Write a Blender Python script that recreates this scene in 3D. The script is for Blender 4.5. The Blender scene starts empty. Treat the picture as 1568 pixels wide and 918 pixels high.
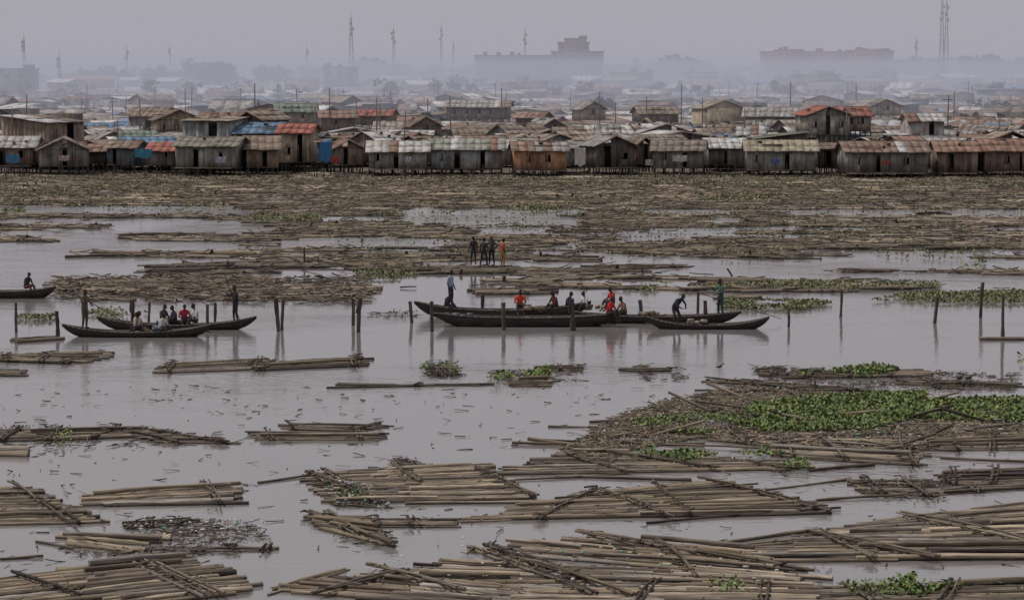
import bpy, math, random
import numpy as np
from mathutils import Vector, Matrix
random.seed(3); rng=np.random.default_rng(5)
U=random.uniform
# ------------------------------------------------------------ survey frame
W,HP=1568.,918.
LENS=95.; FP=W*LENS/36.; CAMH=12.; HOR=108.
PIT=math.atan((HP/2-HOR)/FP); CP,SP=math.cos(PIT),math.sin(PIT)
def ground(u,v,z=0.):
    x=u-W/2; y=HP/2-v
    dy=FP*CP+y*SP; dz=y*CP-FP*SP
    t=(z-CAMH)/dz
    return np.array([x*t,dy*t,z])
def zat(v,Y):
    r=(HP/2-v)/FP
    return CAMH+Y*(r*CP-SP)/(CP+r*SP)
def xat(u,Y,z=0.):
    return (u-W/2)/FP*(Y*CP-(z-CAMH)*SP)
def topx(X,Y,z=0.):
    f=Y*CP-(z-CAMH)*SP; up=Y*SP+(z-CAMH)*CP
    return W/2+FP*X/f, HP/2-FP*up/f
scene=bpy.context.scene
def link(o): scene.collection.objects.link(o); return o
# ------------------------------------------------------------ noise
def vnoise(x,y,seed=0):
    x=np.asarray(x,float); y=np.asarray(y,float)
    xi=np.floor(x).astype(np.int64); yi=np.floor(y).astype(np.int64)
    fx=x-xi; fy=y-yi; fx=fx*fx*(3-2*fx); fy=fy*fy*(3-2*fy)
    def h(a,b):
        n=(a*374761393+b*668265263+seed*1442695041)&0xffffffff
        n=((n^(n>>13))*1274126177)&0xffffffff
        return ((n^(n>>16))&0xffff)/65535.
    return (h(xi,yi)*(1-fx)+h(xi+1,yi)*fx)*(1-fy)+(h(xi,yi+1)*(1-fx)+h(xi+1,yi+1)*fx)*fy
# ------------------------------------------------------------ mesh builder
HQ=np.array([(0,3,2,1),(4,5,6,7),(0,1,5,4),(1,2,6,5),(2,3,7,6),(3,0,4,7)])
class MB:
    def __init__(s): s.v=[];s.q=[];s.t=[];s.c=[];s.l=[];s.n=0
    def add(s,V,Q=None,T=None,C=(.5,.5,.5),L=None):
        V=np.asarray(V,float).reshape(-1,3); m=len(V)
        C=np.asarray(C,float)
        if C.ndim==1: C=np.tile(C,(m,1))
        s.v.append(V); s.c.append(C); s.l.append(V if L is None else L)
        if Q is not None and len(Q): s.q.append(np.asarray(Q,np.int64).reshape(-1,4)+s.n)
        if T is not None and len(T): s.t.append(np.asarray(T,np.int64).reshape(-1,3)+s.n)
        s.n+=m
    def merge(s,o):
        s.v+=o.v;s.c+=o.c;s.l+=o.l;s.q+=[q+s.n for q in o.q];s.t+=[t+s.n for t in o.t];s.n+=o.n
    def hexa(s,P,col): s.add(P,HQ,None,col)
    def box(s,cx,cy,cz,sx,sy,sz,col,rot=0.):
        a=np.array([(-1,-1,-1),(1,-1,-1),(1,1,-1),(-1,1,-1),(-1,-1,1),(1,-1,1),(1,1,1),(-1,1,1)])*.5*np.array([sx,sy,sz])
        if rot:
            c,n=math.cos(rot),math.sin(rot); a=np.stack([a[:,0]*c-a[:,1]*n,a[:,0]*n+a[:,1]*c,a[:,2]],1)
        s.hexa(a+np.array([cx,cy,cz]),col)
    def beam(s,p,q,w,col,h=None):
        p=np.asarray(p,float);q=np.asarray(q,float);d=q-p;L=np.linalg.norm(d)
        if L<1e-6:return
        d/=L; r=np.array([0,0,1.]) if abs(d[2])<.9 else np.array([0,1.,0])
        a=np.cross(d,r);a/=np.linalg.norm(a);b=np.cross(a,d);h=h or w
        a=a*w/2;b=b*h/2
        s.hexa([p-a-b,p+a-b,p+a+b,p-a+b,q-a-b,q+a-b,q+a+b,q-a+b],col)
    def rotate(s,cx,cy,ang):
        c,n=math.cos(ang),math.sin(ang)
        for i,V in enumerate(s.v):
            x=V[:,0]-cx;y=V[:,1]-cy
            s.v[i]=np.stack([cx+x*c-y*n,cy+x*n+y*c,V[:,2]],1); s.l[i]=s.v[i]
    def build(s,name,mat,smooth=False,parent=None):
        V=np.concatenate(s.v);C=np.concatenate(s.c);Lc=np.concatenate(s.l)
        q=np.concatenate(s.q) if s.q else np.zeros((0,4),np.int64)
        t=np.concatenate(s.t) if s.t else np.zeros((0,3),np.int64)
        me=bpy.data.meshes.new(name)
        me.vertices.add(len(V)); me.vertices.foreach_set('co',V.astype(np.float32).ravel())
        loops=np.concatenate([q.ravel(),t.ravel()]).astype(np.int32)
        me.loops.add(len(loops)); me.loops.foreach_set('vertex_index',loops)
        st=np.concatenate([np.arange(len(q))*4,len(q)*4+np.arange(len(t))*3]).astype(np.int32)
        me.polygons.add(len(st)); me.polygons.foreach_set('loop_start',st)
        me.update(calc_edges=True)
        if smooth: me.polygons.foreach_set('use_smooth',np.ones(len(st),bool))
        a=me.color_attributes.new('Col','FLOAT_COLOR','POINT')
        a.data.foreach_set('color',np.concatenate([C,np.ones((len(C),1))],1).astype(np.float32).ravel())
        b=me.attributes.new('lc','FLOAT_VECTOR','POINT'); b.data.foreach_set('vector',Lc.astype(np.float32).ravel())
        me.materials.append(mat)
        o=link(bpy.data.objects.new(name,me))
        if parent: o.parent=parent
        return o
# ------------------------------------------------------------ materials
def newmat(n):
    m=bpy.data.materials.new(n);m.use_nodes=True;nt=m.node_tree
    return m,nt,nt.nodes['Principled BSDF'],nt.nodes['Material Output']
def N(nt,t,**k):
    n=nt.nodes.new(t)
    for a,b in k.items(): setattr(n,a,b)
    return n
def mixmul(nt,fac=1.):
    m=N(nt,'ShaderNodeMix',data_type='RGBA',blend_type='MULTIPLY');m.inputs[0].default_value=fac;return m
def ramp(nt,p):
    r=N(nt,'ShaderNodeValToRGB');e=r.color_ramp.elements
    e[0].position,e[0].color=p[0][0],(*p[0][1],1);e[1].position,e[1].color=p[-1][0],(*p[-1][1],1)
    for a,b in p[1:-1]: x=e.new(a);x.color=(*b,1)
    return r
def g(x): return (x,x,x)
def colmat(name,scale=(6,6,6),lo=.55,hi=1.3,rough=.85,use_lc=True,bump=.3,wet=False,spec=.3,scale2=None,bark=False):
    m,nt,b,o=newmat(name);l=nt.links.new
    c=N(nt,'ShaderNodeAttribute',attribute_name='Col')
    if use_lc:
        p=N(nt,'ShaderNodeAttribute',attribute_name='lc');pv=p.outputs['Vector']
    else:
        p=N(nt,'ShaderNodeNewGeometry');pv=p.outputs['Position']
    mp=N(nt,'ShaderNodeMapping');mp.inputs['Scale'].default_value=scale;l(pv,mp.inputs[0])
    n=N(nt,'ShaderNodeTexNoise');n.inputs['Scale'].default_value=1;n.inputs['Detail'].default_value=5;n.inputs['Roughness'].default_value=.65
    l(mp.outputs[0],n.inputs['Vector'])
    r=ramp(nt,[(.3,g(lo)),(.5,g((lo+hi)/2)),(.72,g(hi))]);l(n.outputs['Fac'],r.inputs[0])
    mm=mixmul(nt);l(c.outputs['Color'],mm.inputs[6]);l(r.outputs[0],mm.inputs[7]);out=mm.outputs[2]
    if scale2:
        n2=N(nt,'ShaderNodeTexNoise');n2.inputs['Scale'].default_value=scale2;n2.inputs['Detail'].default_value=3;l(pv,n2.inputs['Vector'])
        r2=ramp(nt,[(.35,(.5,.42,.36)),(.6,g(1.1))]);l(n2.outputs['Fac'],r2.inputs[0])
        m2=mixmul(nt,.7);l(out,m2.inputs[6]);l(r2.outputs[0],m2.inputs[7]);out=m2.outputs[2]
    if bark: # flaking bark: dark strips left on the paler stripped wood
        mp2=N(nt,'ShaderNodeMapping');mp2.inputs['Scale'].default_value=(7,9,9);l(pv,mp2.inputs[0])
        n3=N(nt,'ShaderNodeTexNoise');n3.inputs['Scale'].default_value=1;n3.inputs['Detail'].default_value=4;n3.inputs['Roughness'].default_value=.7;l(mp2.outputs[0],n3.inputs['Vector'])
        r3=ramp(nt,[(.40,(.42,.38,.36)),(.5,(.9,.88,.86)),(.68,(1.18,1.16,1.14))]);l(n3.outputs['Fac'],r3.inputs[0])
        m4=mixmul(nt,.85);l(out,m4.inputs[6]);l(r3.outputs[0],m4.inputs[7]);out=m4.outputs[2]
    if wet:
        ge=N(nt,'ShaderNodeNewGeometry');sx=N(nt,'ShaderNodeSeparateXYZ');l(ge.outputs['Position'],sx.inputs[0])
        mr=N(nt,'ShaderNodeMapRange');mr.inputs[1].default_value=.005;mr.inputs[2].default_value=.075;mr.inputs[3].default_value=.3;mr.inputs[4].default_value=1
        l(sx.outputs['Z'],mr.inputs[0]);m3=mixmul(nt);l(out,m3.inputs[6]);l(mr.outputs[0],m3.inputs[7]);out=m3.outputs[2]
    l(out,b.inputs['Base Color'])
    b.inputs['Roughness'].default_value=rough;b.inputs['Specular IOR Level'].default_value=spec
    if bump:
        bp=N(nt,'ShaderNodeBump');bp.inputs['Strength'].default_value=bump;bp.inputs['Distance'].default_value=.04
        l(n.outputs['Fac'],bp.inputs['Height']);l(bp.outputs[0],b.inputs['Normal'])
    return m
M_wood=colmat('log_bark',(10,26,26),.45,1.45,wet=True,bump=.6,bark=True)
M_shack=colmat('weathered_boards',(1.6,1.6,.5),.6,1.3,use_lc=False,bump=0,scale2=.9)
M_far=colmat('distant_town_paint',(.35,.35,.35),.65,1.25,use_lc=False,bump=0)
M_leaf=colmat('hyacinth_leaf',(3,3,3),.6,1.35,rough=.6,bump=0,use_lc=False)
M_tree=colmat('tree_foliage',(.4,.4,.4),.5,1.4,rough=.8,bump=0,use_lc=False)
M_boat=colmat('tarred_boat_wood',(1.5,6,6),.5,1.5,rough=.6,bump=.2,use_lc=False)
M_body=colmat('cloth_and_skin',(14,14,14),.8,1.15,rough=.85,bump=0,use_lc=False)
M_steel=colmat('painted_steel',(2,2,2),.8,1.1,rough=.6,bump=0,use_lc=False)
# water
def water_mat():
    m,nt,b,o=newmat('lagoon_water');l=nt.links.new
    ge=N(nt,'ShaderNodeNewGeometry')
    def nz(sc,det,sx,sy):
        mp=N(nt,'ShaderNodeMapping');mp.inputs['Scale'].default_value=(sx,sy,1);l(ge.outputs['Position'],mp.inputs[0])
        n=N(nt,'ShaderNodeTexNoise');n.inputs['Scale'].default_value=sc;n.inputs['Detail'].default_value=det;l(mp.outputs[0],n.inputs['Vector']);return n
    a=nz(3.0,5,.7,1);c=nz(.5,2,.7,.7);d=nz(.06,4,.5,.6)
    r=ramp(nt,[(.38,g(.15)),(.52,g(.7)),(.65,g(1.9))]);l(d.outputs['Fac'],r.inputs[0])
    ad=N(nt,'ShaderNodeMath',operation='MULTIPLY_ADD');l(c.outputs['Fac'],ad.inputs[0]);ad.inputs[1].default_value=2.2;l(a.outputs['Fac'],ad.inputs[2])
    mu=N(nt,'ShaderNodeMath',operation='MULTIPLY');l(ad.outputs[0],mu.inputs[0]);l(r.outputs[0],mu.inputs[1])
    bp=N(nt,'ShaderNodeBump');bp.inputs['Strength'].default_value=.6;bp.inputs['Distance'].default_value=.04
    l(mu.outputs[0],bp.inputs['Height']);l(bp.outputs[0],b.inputs['Normal'])
    cr=ramp(nt,[(.3,(.150,.142,.142)),(.7,(.215,.203,.202))]);l(d.outputs['Fac'],cr.inputs[0]);l(cr.outputs[0],b.inputs['Base Color'])
    b.inputs['Roughness'].default_value=.05;b.inputs['IOR'].default_value=1.4
    b.inputs['Specular IOR Level'].default_value=.8
    return m
mb=MB();mb.add([(-4000,-300,0),(4000,-300,0),(4000,9000,0),(-4000,9000,0)],[(0,1,2,3)])
mb.build('water',water_mat())
m,nt,b,o=newmat('mud_ground')
n=N(nt,'ShaderNodeTexNoise');n.inputs['Scale'].default_value=.3;n.inputs['Detail'].default_value=6
ge=N(nt,'ShaderNodeNewGeometry');nt.links.new(ge.outputs['Position'],n.inputs['Vector'])
r=ramp(nt,[(.3,(.06,.05,.04)),(.7,(.14,.115,.09))]);nt.links.new(n.outputs['Fac'],r.inputs[0]);nt.links.new(r.outputs[0],b.inputs['Base Color']);b.inputs['Roughness'].default_value=.95
mb=MB();xs=np.linspace(-4000,4000,400);V=[];
for i,x in enumerate(xs):
    y=322+3*math.sin(i*.9)+2*math.sin(i*2.3); V+= [(x,y,-.1),(x,y+4,.3),(x,8500,.3)]
Q=[]
for i in range(399):
    a=i*3;Q+=[(a,a+3,a+4,a+1),(a+1,a+4,a+5,a+2)]
mb.add(V,Q);mb.build('ground',m)
# ------------------------------------------------------------ logs
def logs(mb,P0,P1,R,C,CC=None,ns=8,nr=4,bend=.012,taper=.15,rough=.07):
    P0=np.atleast_2d(P0).astype(float);P1=np.atleast_2d(P1).astype(float);n=len(P0)
    R=np.broadcast_to(np.asarray(R,float),(n,));C=np.broadcast_to(np.asarray(C,float),(n,3))
    CC=C*1.25 if CC is None else np.broadcast_to(np.asarray(CC,float),(n,3))
    D=P1-P0;L=np.linalg.norm(D,axis=1);L=np.maximum(L,1e-4);d=D/L[:,None]
    ref=np.tile(np.array([0,0,1.]),(n,1));vt=np.abs(d[:,2])>.9;ref[vt]=(0,1,0)
    sd=np.cross(d,ref);sd/=np.linalg.norm(sd,axis=1)[:,None];up=np.cross(sd,d)
    t=np.linspace(0,1,nr)
    b=rng.normal(0,bend,n)*L;b2=rng.normal(0,bend*.5,n)*L;b3=rng.normal(0,bend*.45,n)*L
    cen=P0[:,None]+D[:,None]*t[None,:,None]+sd[:,None]*(b[:,None]*np.sin(np.pi*t)+b3[:,None]*np.sin(2*np.pi*t))[:,:,None]+up[:,None]*(b2[:,None]*np.sin(np.pi*t))[:,:,None]
    flip=rng.random(n)<.5
    tt=np.where(flip[:,None],t[None],1-t[None])
    rad=R[:,None]*(1-taper*tt)*(1+rng.normal(0,rough,(n,nr)))
    ph=np.arange(ns)/ns*2*np.pi
    cs,sn=np.cos(ph),np.sin(ph)
    off=sd[:,None,None]*cs[None,None,:,None]+up[:,None,None]*sn[None,None,:,None]
    rr=rad[:,:,None]*(1+rng.normal(0,rough*.7,(n,nr,ns)))
    ring=cen[:,:,None]+off*rr[...,None]
    seed=rng.random(n)*500
    lc=np.empty((n,nr,ns,3));lc[...,0]=(t[None]*L[:,None]*.12+seed[:,None])[:,:,None]
    lc[...,1]=R[:,None,None]*cs;lc[...,2]=R[:,None,None]*sn+seed[:,None,None]*.3
    nv=nr*ns
    base=(np.arange(n)*nv)[:,None,None]
    k=np.arange(nr-1)[:,None]*ns;j=np.arange(ns)[None];j2=(j+1)%ns
    q=np.stack([k+j,k+j2,k+ns+j2,k+ns+j],-1).reshape(1,-1,4)+base
    mb.add(ring.reshape(-1,3),q.reshape(-1,4),None,np.repeat(C,nv,0),lc.reshape(-1,3))
    for e in (0,nr-1):
        cv=np.concatenate([ring[:,e],cen[:,e][:,None]],1)
        T=np.stack([np.arange(ns),(np.arange(ns)+1)%ns,np.full(ns,ns)],-1)[None]+(np.arange(n)*(ns+1))[:,None,None]
        l2=np.concatenate([lc[:,e],lc[:,e].mean(1)[:,None]],1)
        mb.add(cv.reshape(-1,3),None,T.reshape(-1,3),np.repeat(CC,ns+1,0),l2.reshape(-1,3))
PAL=np.array([(.36,.30,.22),(.30,.24,.17),(.22,.175,.13),(.16,.13,.105),(.44,.37,.28),(.26,.22,.185),(.10,.08,.065),(.33,.27,.20),(.32,.29,.255)])
def lcol(n,dark=1.): return PAL[rng.integers(0,len(PAL),n)]*(rng.uniform(.7,1.2,(n,1)))*dark
def lerp(a,b,t): return a+(b-a)*t
def sticks_at(mb,x,y,z0=.02,z1=.2,l0=.25,l1=1.1,r0=.012,r1=.035,ang=None,dark=.7,sp=.5):
    n=len(x)
    if n==0:return
    L=rng.uniform(l0,l1,n);a=rng.uniform(0,np.pi,n) if ang is None else rng.normal(ang,sp,n)
    z=rng.uniform(z0,z1,n);dz=rng.normal(0,.07,n)*L
    d=np.stack([np.cos(a)*L/2,np.sin(a)*L/2,dz],1);c=np.stack([x,y,z],1)
    logs(mb,c-d,c+d,rng.uniform(r0,r1,n),lcol(n,dark),ns=5,nr=3,bend=.04)
def crosspole(mb,p,q,zt,cd=.11,dark=1.,pegs=True,double=True):
    e=q-p;L=np.linalg.norm(e);nrm=np.array([-e[1],e[0],0])/max(L,1e-3)
    for w in ((0,.13) if double else (0,)):
        k0=max(1,int(L/2.8))
        for k in range(k0):
            a=lerp(p,q,k/k0-.03)+nrm*w;b=lerp(p,q,(k+1)/k0+.04)+nrm*w
            j=np.array([U(-.03,.03),U(-.03,.03),zt+U(-.01,.02)])
            logs(mb,a+j,b+j+np.array([U(-.05,.05),U(-.05,.05),U(-.01,.015)]),cd/2*U(.75,1.1),lcol(1,.5*dark)[0],ns=6,nr=6,bend=.014)
    if pegs:
        n=int(L*4);t=rng.random(n);pp=p[None]+e[None]*t[:,None]
        sticks_at(mb,pp[:,0]+rng.normal(0,.1,n),pp[:,1]+rng.normal(0,.1,n),zt-.02,zt+.07,.12,.45,.012,.03,dark=.45)
def raft(tl,tr,bl,br,d=.2,cross=(.12,.5,.88),seg=5.2,dark=1.,layer2=.07,jit=.09,name='log_raft',fill=.94,pegs=True,z=.015,xp=()):
    mb=MB();TL,TR,BL,BR=[ground(*p) for p in (tl,tr,bl,br)]
    ml,mr=(TL+BL)/2,(TR+BR)/2;ax=mr-ml;L=np.linalg.norm(ax);ax/=L
    wv=((BL-TL)+(BR-TR))/2;wid=abs(wv[0]*ax[1]-wv[1]*ax[0])+1e-3
    d=d*.86 if pegs else d*.9
    n=max(2,int(wid/(d*.97)));ns=max(1,int(math.ceil(L/seg)))
    pr=np.array([-ax[1],ax[0],0])
    for i in range(n):
        s=(i+.5)/n
        a=lerp(TL,BL,s);b=lerp(TR,BR,s)
        for k in range(ns):
            if random.random()>fill: continue
            t0=k/ns-U(0,.1)*(k>0)+U(-jit,jit);t1=(k+1)/ns+U(-jit,jit)+U(0,.05)*(k<ns-1)
            r=d/2*U(.6,1.25);zz=z+U(-.03,.025)+(.035 if k%2 else 0)
            q=np.array([0,0,zz]);p0=lerp(a,b,t0)+q+pr*U(-.6,.6)*d;p1=lerp(a,b,t1)+q+pr*U(-.6,.6)*d+np.array([0,0,U(-.03,.02)])
            logs(mb,p0,p1,r,lcol(1,dark)[0],ns=10,nr=10,bend=.009,taper=.28,rough=.06)
            if random.random()<layer2:
                tA=t0+U(-.06,.2);tB=t1+U(-.2,.06);o=pr*U(-1,1)*d
                logs(mb,lerp(a,b,tA)+o+np.array([0,0,zz+r*1.5]),lerp(a,b,tB)+o+pr*U(-.6,.6)*d+np.array([0,0,zz+r*1.5]),r*U(.6,.9),lcol(1,dark)[0],ns=8,nr=8,bend=.01)
    zt=z+d*.72
    for c in cross:
        tb=c+U(-.08,.08)
        p=lerp(TL,TR,c);q=lerp(BL,BR,tb);e=q-p;crosspole(mb,p-e*.04,q+e*.05,zt,.085,dark,pegs)
    for a,b,c,e in xp: crosspole(mb,ground(a,b),ground(c,e),zt+.02,.09,dark)
    nd=int(L*wid*3);s=rng.random(nd);t=rng.random(nd)
    P=(TL[None]*(1-t)[:,None]+TR[None]*t[:,None])*(1-s)[:,None]+(BL[None]*(1-t)[:,None]+BR[None]*t[:,None])*s[:,None]
    sticks_at(mb,P[:,0],P[:,1],z+.04,zt-.02,.1,.5,.006,.016,dark=.6)
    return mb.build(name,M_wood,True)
R=raft
# foreground rafts (survey points of their corners)
R((-60,892),(285,857),(-40,955),(398,908),.21,(.75,),4.5,xp=[(20,885,120,918),(215,862,330,915)])
R((895,821),(1150,846),(735,848),(1237,888),.2,(),4.4,xp=[(745,843,905,895),(890,823,1225,882),(1000,835,1060,890)])
R((700,858),(1190,884),(560,884),(1237,904),.2,(),4.4,xp=[(720,848,900,915),(565,874,700,912)])
R((560,876),(820,905),(412,910),(760,930),.2,(.2,),4.4,dark=.9)
R((760,894),(1240,900),(690,950),(1262,946),.2,(.5,.85),4.4,xp=[(780,862,960,918)])
R((1375,795),(1620,768),(1235,822),(1620,812),.19,(),4.6,xp=[(1378,794,1568,836)])
R((1235,823),(1620,814),(1120,860),(1620,858),.19,(),4.6,xp=[(1238,822,1425,860),(1250,818,1330,860)])
R((1115,836),(1300,820),(1120,840),(1300,828),.12,(),6,pegs=False)
R((1210,904),(1620,890),(1235,926),(1620,922),.2,(.2,.6),4.6,dark=.7)
R((-60,748),(45,745),(-60,806),(158,800),.18,(),4.,dark=.8,xp=[(15,745,110,806)])
R((142,758),(355,741),(146,777),(362,772),.22,(.8,),5.5,dark=1.)
R((470,727),(728,712),(520,771),(812,766),.17,(.1,),5,xp=[(730,722,812,764),(600,715,640,742),(470,728,560,770)])
R((870,692),(1060,698),(765,728),(1245,718),.17,(.85,),5,dark=.85,xp=[(865,698,960,728),(885,690,1090,722)])
R((882,757),(1110,737),(745,797),(1262,787),.17,(.12,),5,dark=.9,xp=[(920,757,1022,797),(1075,738,1262,786),(1000,745,1050,790)])
R((1095,745),(1180,745),(700,800),(880,792),.13,(),5,pegs=False,fill=.4)
R((470,790),(560,790),(500,812),(598,836),.16,(.3,),4,dark=.75,xp=[(470,790,595,836)])
R((100,822),(262,826),(105,836),(205,848),.26,(),6,dark=.8,pegs=False)
R((195,800),(300,795),(200,812),(292,806),.14,(.3,.7),4,dark=.6,fill=.6)
R((235,838),(415,838),(240,843),(418,846),.12,(.6,.95),6,dark=.7)
R((560,795),(690,797),(570,808),(700,808),.12,(.1,.5),6,dark=.7,fill=.7)
R((1295,737),(1420,735),(1330,757),(1452,764),.15,(.2,.7),5,dark=.7,fill=.6)
R((1440,722),(1600,714),(1445,742),(1600,742),.15,(.1,.5),5,dark=.7,fill=.7)
R((1430,672),(1600,660),(1440,690),(1600,690),.16,(.1,.5),5,dark=.8)
R((1180,672),(1400,672),(1200,700),(1415,715),.18,(.1,.9),5,dark=.9,xp=[(1250,670,1290,705)])
R((1080,654),(1260,660),(1100,676),(1270,686),.16,(.2,.6),5,dark=.75,fill=.8)
R((960,634),(1120,617),(990,650),(1150,632),.13,(.3,.7),5,dark=.8,fill=.5)
R((1400,752),(1600,738),(1400,760),(1600,748),.12,(.4,),5,dark=.7,fill=.5)
R((-60,660),(235,655),(-60,680),(200,670),.15,(.3,.5,.8),5,dark=.75)
R((180,664),(245,662),(245,678),(362,679),.14,(.2,.85),5,dark=.7)
R((435,650),(600,652),(440,658),(560,661),.16,(.02,.85),6,dark=.8)
R((395,663),(583,663),(388,674),(575,674),.16,(.06,.8),6,dark=.8)
R((-60,688),(36,688),(-60,698),(37,698),.36,(),6,dark=.9,pegs=False)
R((-60,545),(175,541),(-60,553),(120,558),.16,(.3,.6,.9),5.5,dark=.7)
R((-60,568),(37,568),(-60,577),(37,576),.32,(),6,dark=.6,pegs=False)
R((255,558),(410,550),(240,572),(395,566),.2,(.05,.9),6,dark=.7)
R((400,558),(560,547),(395,568),(562,561),.2,(.1,.9),6,dark=.7)
R((652,562),(690,560),(655,575),(704,575),.14,(.2,.6),4,dark=.6)
R((520,588),(600,589),(520,591),(600,592),.12,(),6,dark=.5,pegs=False)
R((600,590),(745,588),(605,592),(745,591),.10,(.3,),6,dark=.5,pegs=False)
R((790,584),(845,582),(780,592),(842,592),.22,(),5,dark=.6,pegs=False)
R((820,563),(888,562),(822,569),(890,567),.15,(.5,),5,dark=.6)
R((950,565),(1024,563),(955,569),(1024,569),.12,(.5,),5,dark=.45)
R((1210,569),(1400,568),(1205,580),(1420,577),.15,(.2,.5,.8),5,dark=.7)
R((1380,582),(1550,586),(1390,590),(1555,593),.15,(.2,.6),5,dark=.65)
R((1160,567),(1200,565),(1165,576),(1200,576),.14,(.5,),5,dark=.5)
R((1060,580),(1200,590),(1130,594),(1400,602),.14,(.2,.6),5,dark=.7,fill=.7)
R((1290,606),(1410,604),(1300,612),(1410,610),.2,(),6,dark=.5,pegs=False)
R((85,432),(330,428),(90,446),(330,452),.17,(.1,.5,.9),5,dark=.9,fill=.75)
R((250,440),(560,436),(330,461),(565,452),.18,(.1,.5,.9),5,dark=1.0,fill=.85)
R((20,520),(90,516),(25,525),(95,520),.2,(),5,dark=.6,pegs=False,fill=.6)
R((1508,518),(1620,518),(1508,521),(1620,521),.18,(),6,dark=.5,pegs=False)
R((575,312),(630,312),(578,316),(632,315),.45,(),9,dark=.3,pegs=False)
R((1405,328),(1450,326),(1405,332),(1450,330),.4,(),9,dark=.3,pegs=False)
R((700,408),(790,408),(700,414),(790,413),.16,(.5,),6,dark=.3)
R((415,905),(535,869),(418,908),(536,874),.18,(),8,dark=.9,pegs=False)
mb=MB()
for a in [(665,740,930,728),(620,770,900,768),(1160,750,1290,735),(1110,830,1240,812),(1250,765,1400,758),(0,855,60,852),(395,738,470,728),(55,828,100,835),(560,800,760,790),(850,728,1040,735),(1240,720,1330,712),(1010,680,1200,690),(990,800,1260,778),(300,770,365,762),(245,668,330,670),(500,593,650,590),(1100,600,1300,598),(1440,700,1568,705),(600,905,760,880)]:
    p=ground(a[0],a[1],.03);q=ground(a[2],a[3],.03)
    k=max(1,int(np.linalg.norm(q-p)/5))
    for i in range(k): logs(mb,lerp(p,q,i/k),lerp(p,q,(i+1.1)/k)+np.array([0,U(-.2,.2),.02]),U(.035,.06),lcol(1,.6)[0],ns=7,nr=7,bend=.015)
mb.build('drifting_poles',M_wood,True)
# ------------------------------------------------------------ field of rafts (far half of the lagoon)
WAT=[(-80,400,337,362),(-80,210,356,430),(140,350,370,392),(200,520,397,411),(380,690,422,440),(420,610,366,384),(615,870,322,349),(750,830,350,364),(-80,370,317,331),
 (640,900,403,414),(1110,1650,399,416),(1230,1650,385,392),(1180,1650,323,334),(920,1130,397,409),(565,700,440,480),(1440,1650,423,446),(430,560,412,422),(1180,1320,350,356),(500,640,373,382),
 (-80,90,430,470),(880,1060,430,437),(1140,1440,420,428),(980,1110,323,330),(1380,1568,300,305),(880,1010,372,376),(1330,1500,364,369)]
ADD=[(-80,140,345,352),(-80,52,364,371),(200,430,360,369),(138,350,386,395),(285,505,404,412),(385,600,396,403),(500,700,408,414)]
def inr(u,v,r,k=.3,s=1):
    cx,cy,a,b=(r[0]+r[1])/2,(r[2]+r[3])/2,(r[1]-r[0])/2,(r[3]-r[2])/2
    n=vnoise(u/35.+s*7,v/3.,s)
    return np.maximum(np.abs(u-cx)/(a+15),np.abs(v-cy)/b)<(1-k+2*k*n)
LBX=[-200,560,570,690,700,1090,1100,1300,1310,1800];LBY=[462,462,440,444,452,452,460,456,446,446]
def fieldmask(u,v):
    m=(v>266)&(v<np.interp(u,LBX,LBY)+6*(vnoise(u/40,v*0,5)-.5))
    st=vnoise(u/110.,v/4.5,11)*.62+vnoise(u/38.,v/2.4,12)*.38
    th=np.interp(v,[262,290,330,400,460],[.07,.19,.35,.41,.42])
    m&=st>th
    for i,r in enumerate(WAT): m&=~inr(u,v+2,r,.25,i)
    for i,r in enumerate(ADD): m|=inr(u,v,r,.3,i+40)
    return m
Y0=ground(784,466)[1];Y1=ground(784,265)[1]
mb=MB();P0=[];P1=[];RR=[];CCs=[]
NR=7600
for i in range(NR):
    y=U(Y0,Y1)
    if random.random()>(y/Y1)*1.0: continue
    x=U(-1,1)*y*(W/2+60)/FP
    th=random.gauss(0,.24) if random.random()<.9 else U(-1.2,1.2)
    n=random.randint(3,11);Lr=U(2.6,5.2);dd=U(.12,.23);tone=U(.55,1.2)
    base=PAL[random.randrange(len(PAL))]
    ca,sa=math.cos(th),math.sin(th);zr=U(-.03,.03)+(.1 if random.random()<.06 else 0)
    for k in range(n):
        off=(k-n/2)*dd*1.1
        cx,cy=x-sa*off+ca*U(-.5,.5),y+ca*off+sa*U(-.5,.5)
        h=Lr/2*U(.7,1.1);t2=random.gauss(0,.04);c2,s2=math.cos(th+t2),math.sin(th+t2)
        z=.02+zr+U(-.03,.04)
        P0.append((cx-c2*h,cy-s2*h,z+U(-.03,.03)));P1.append((cx+c2*h,cy+s2*h,z+U(-.03,.03)));RR.append(dd/2*U(.7,1.15))
        CCs.append((base*.5+PAL[random.randrange(9)]*.5)*tone*U(.7,1.2))
    for c in (-.7,.7):
        if random.random()<.6:
            h=n*dd*.6;cx,cy=x+ca*Lr/2*c,y+sa*Lr/2*c
            P0.append((cx+sa*h,cy-ca*h,.12+zr));P1.append((cx-sa*h,cy+ca*h,.14+zr));RR.append(.045);CCs.append(np.array((.10,.075,.055)))
P0=np.array(P0);P1=np.array(P1);RR=np.array(RR);CCs=np.array(CCs)
ok=np.ones(len(P0),bool)
for f in (.15,.5,.85):
    q=P0+(P1-P0)*f;uu,vv=topx(q[:,0],q[:,1]);ok&=fieldmask(uu,vv)
P0,P1,RR,CCs=P0[ok],P1[ok],RR[ok],CCs[ok]
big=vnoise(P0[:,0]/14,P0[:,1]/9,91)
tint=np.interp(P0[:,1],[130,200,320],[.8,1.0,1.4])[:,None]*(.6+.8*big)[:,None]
logs(mb,P0,P1,RR,CCs*tint,ns=6,nr=3,bend=.012)
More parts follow.
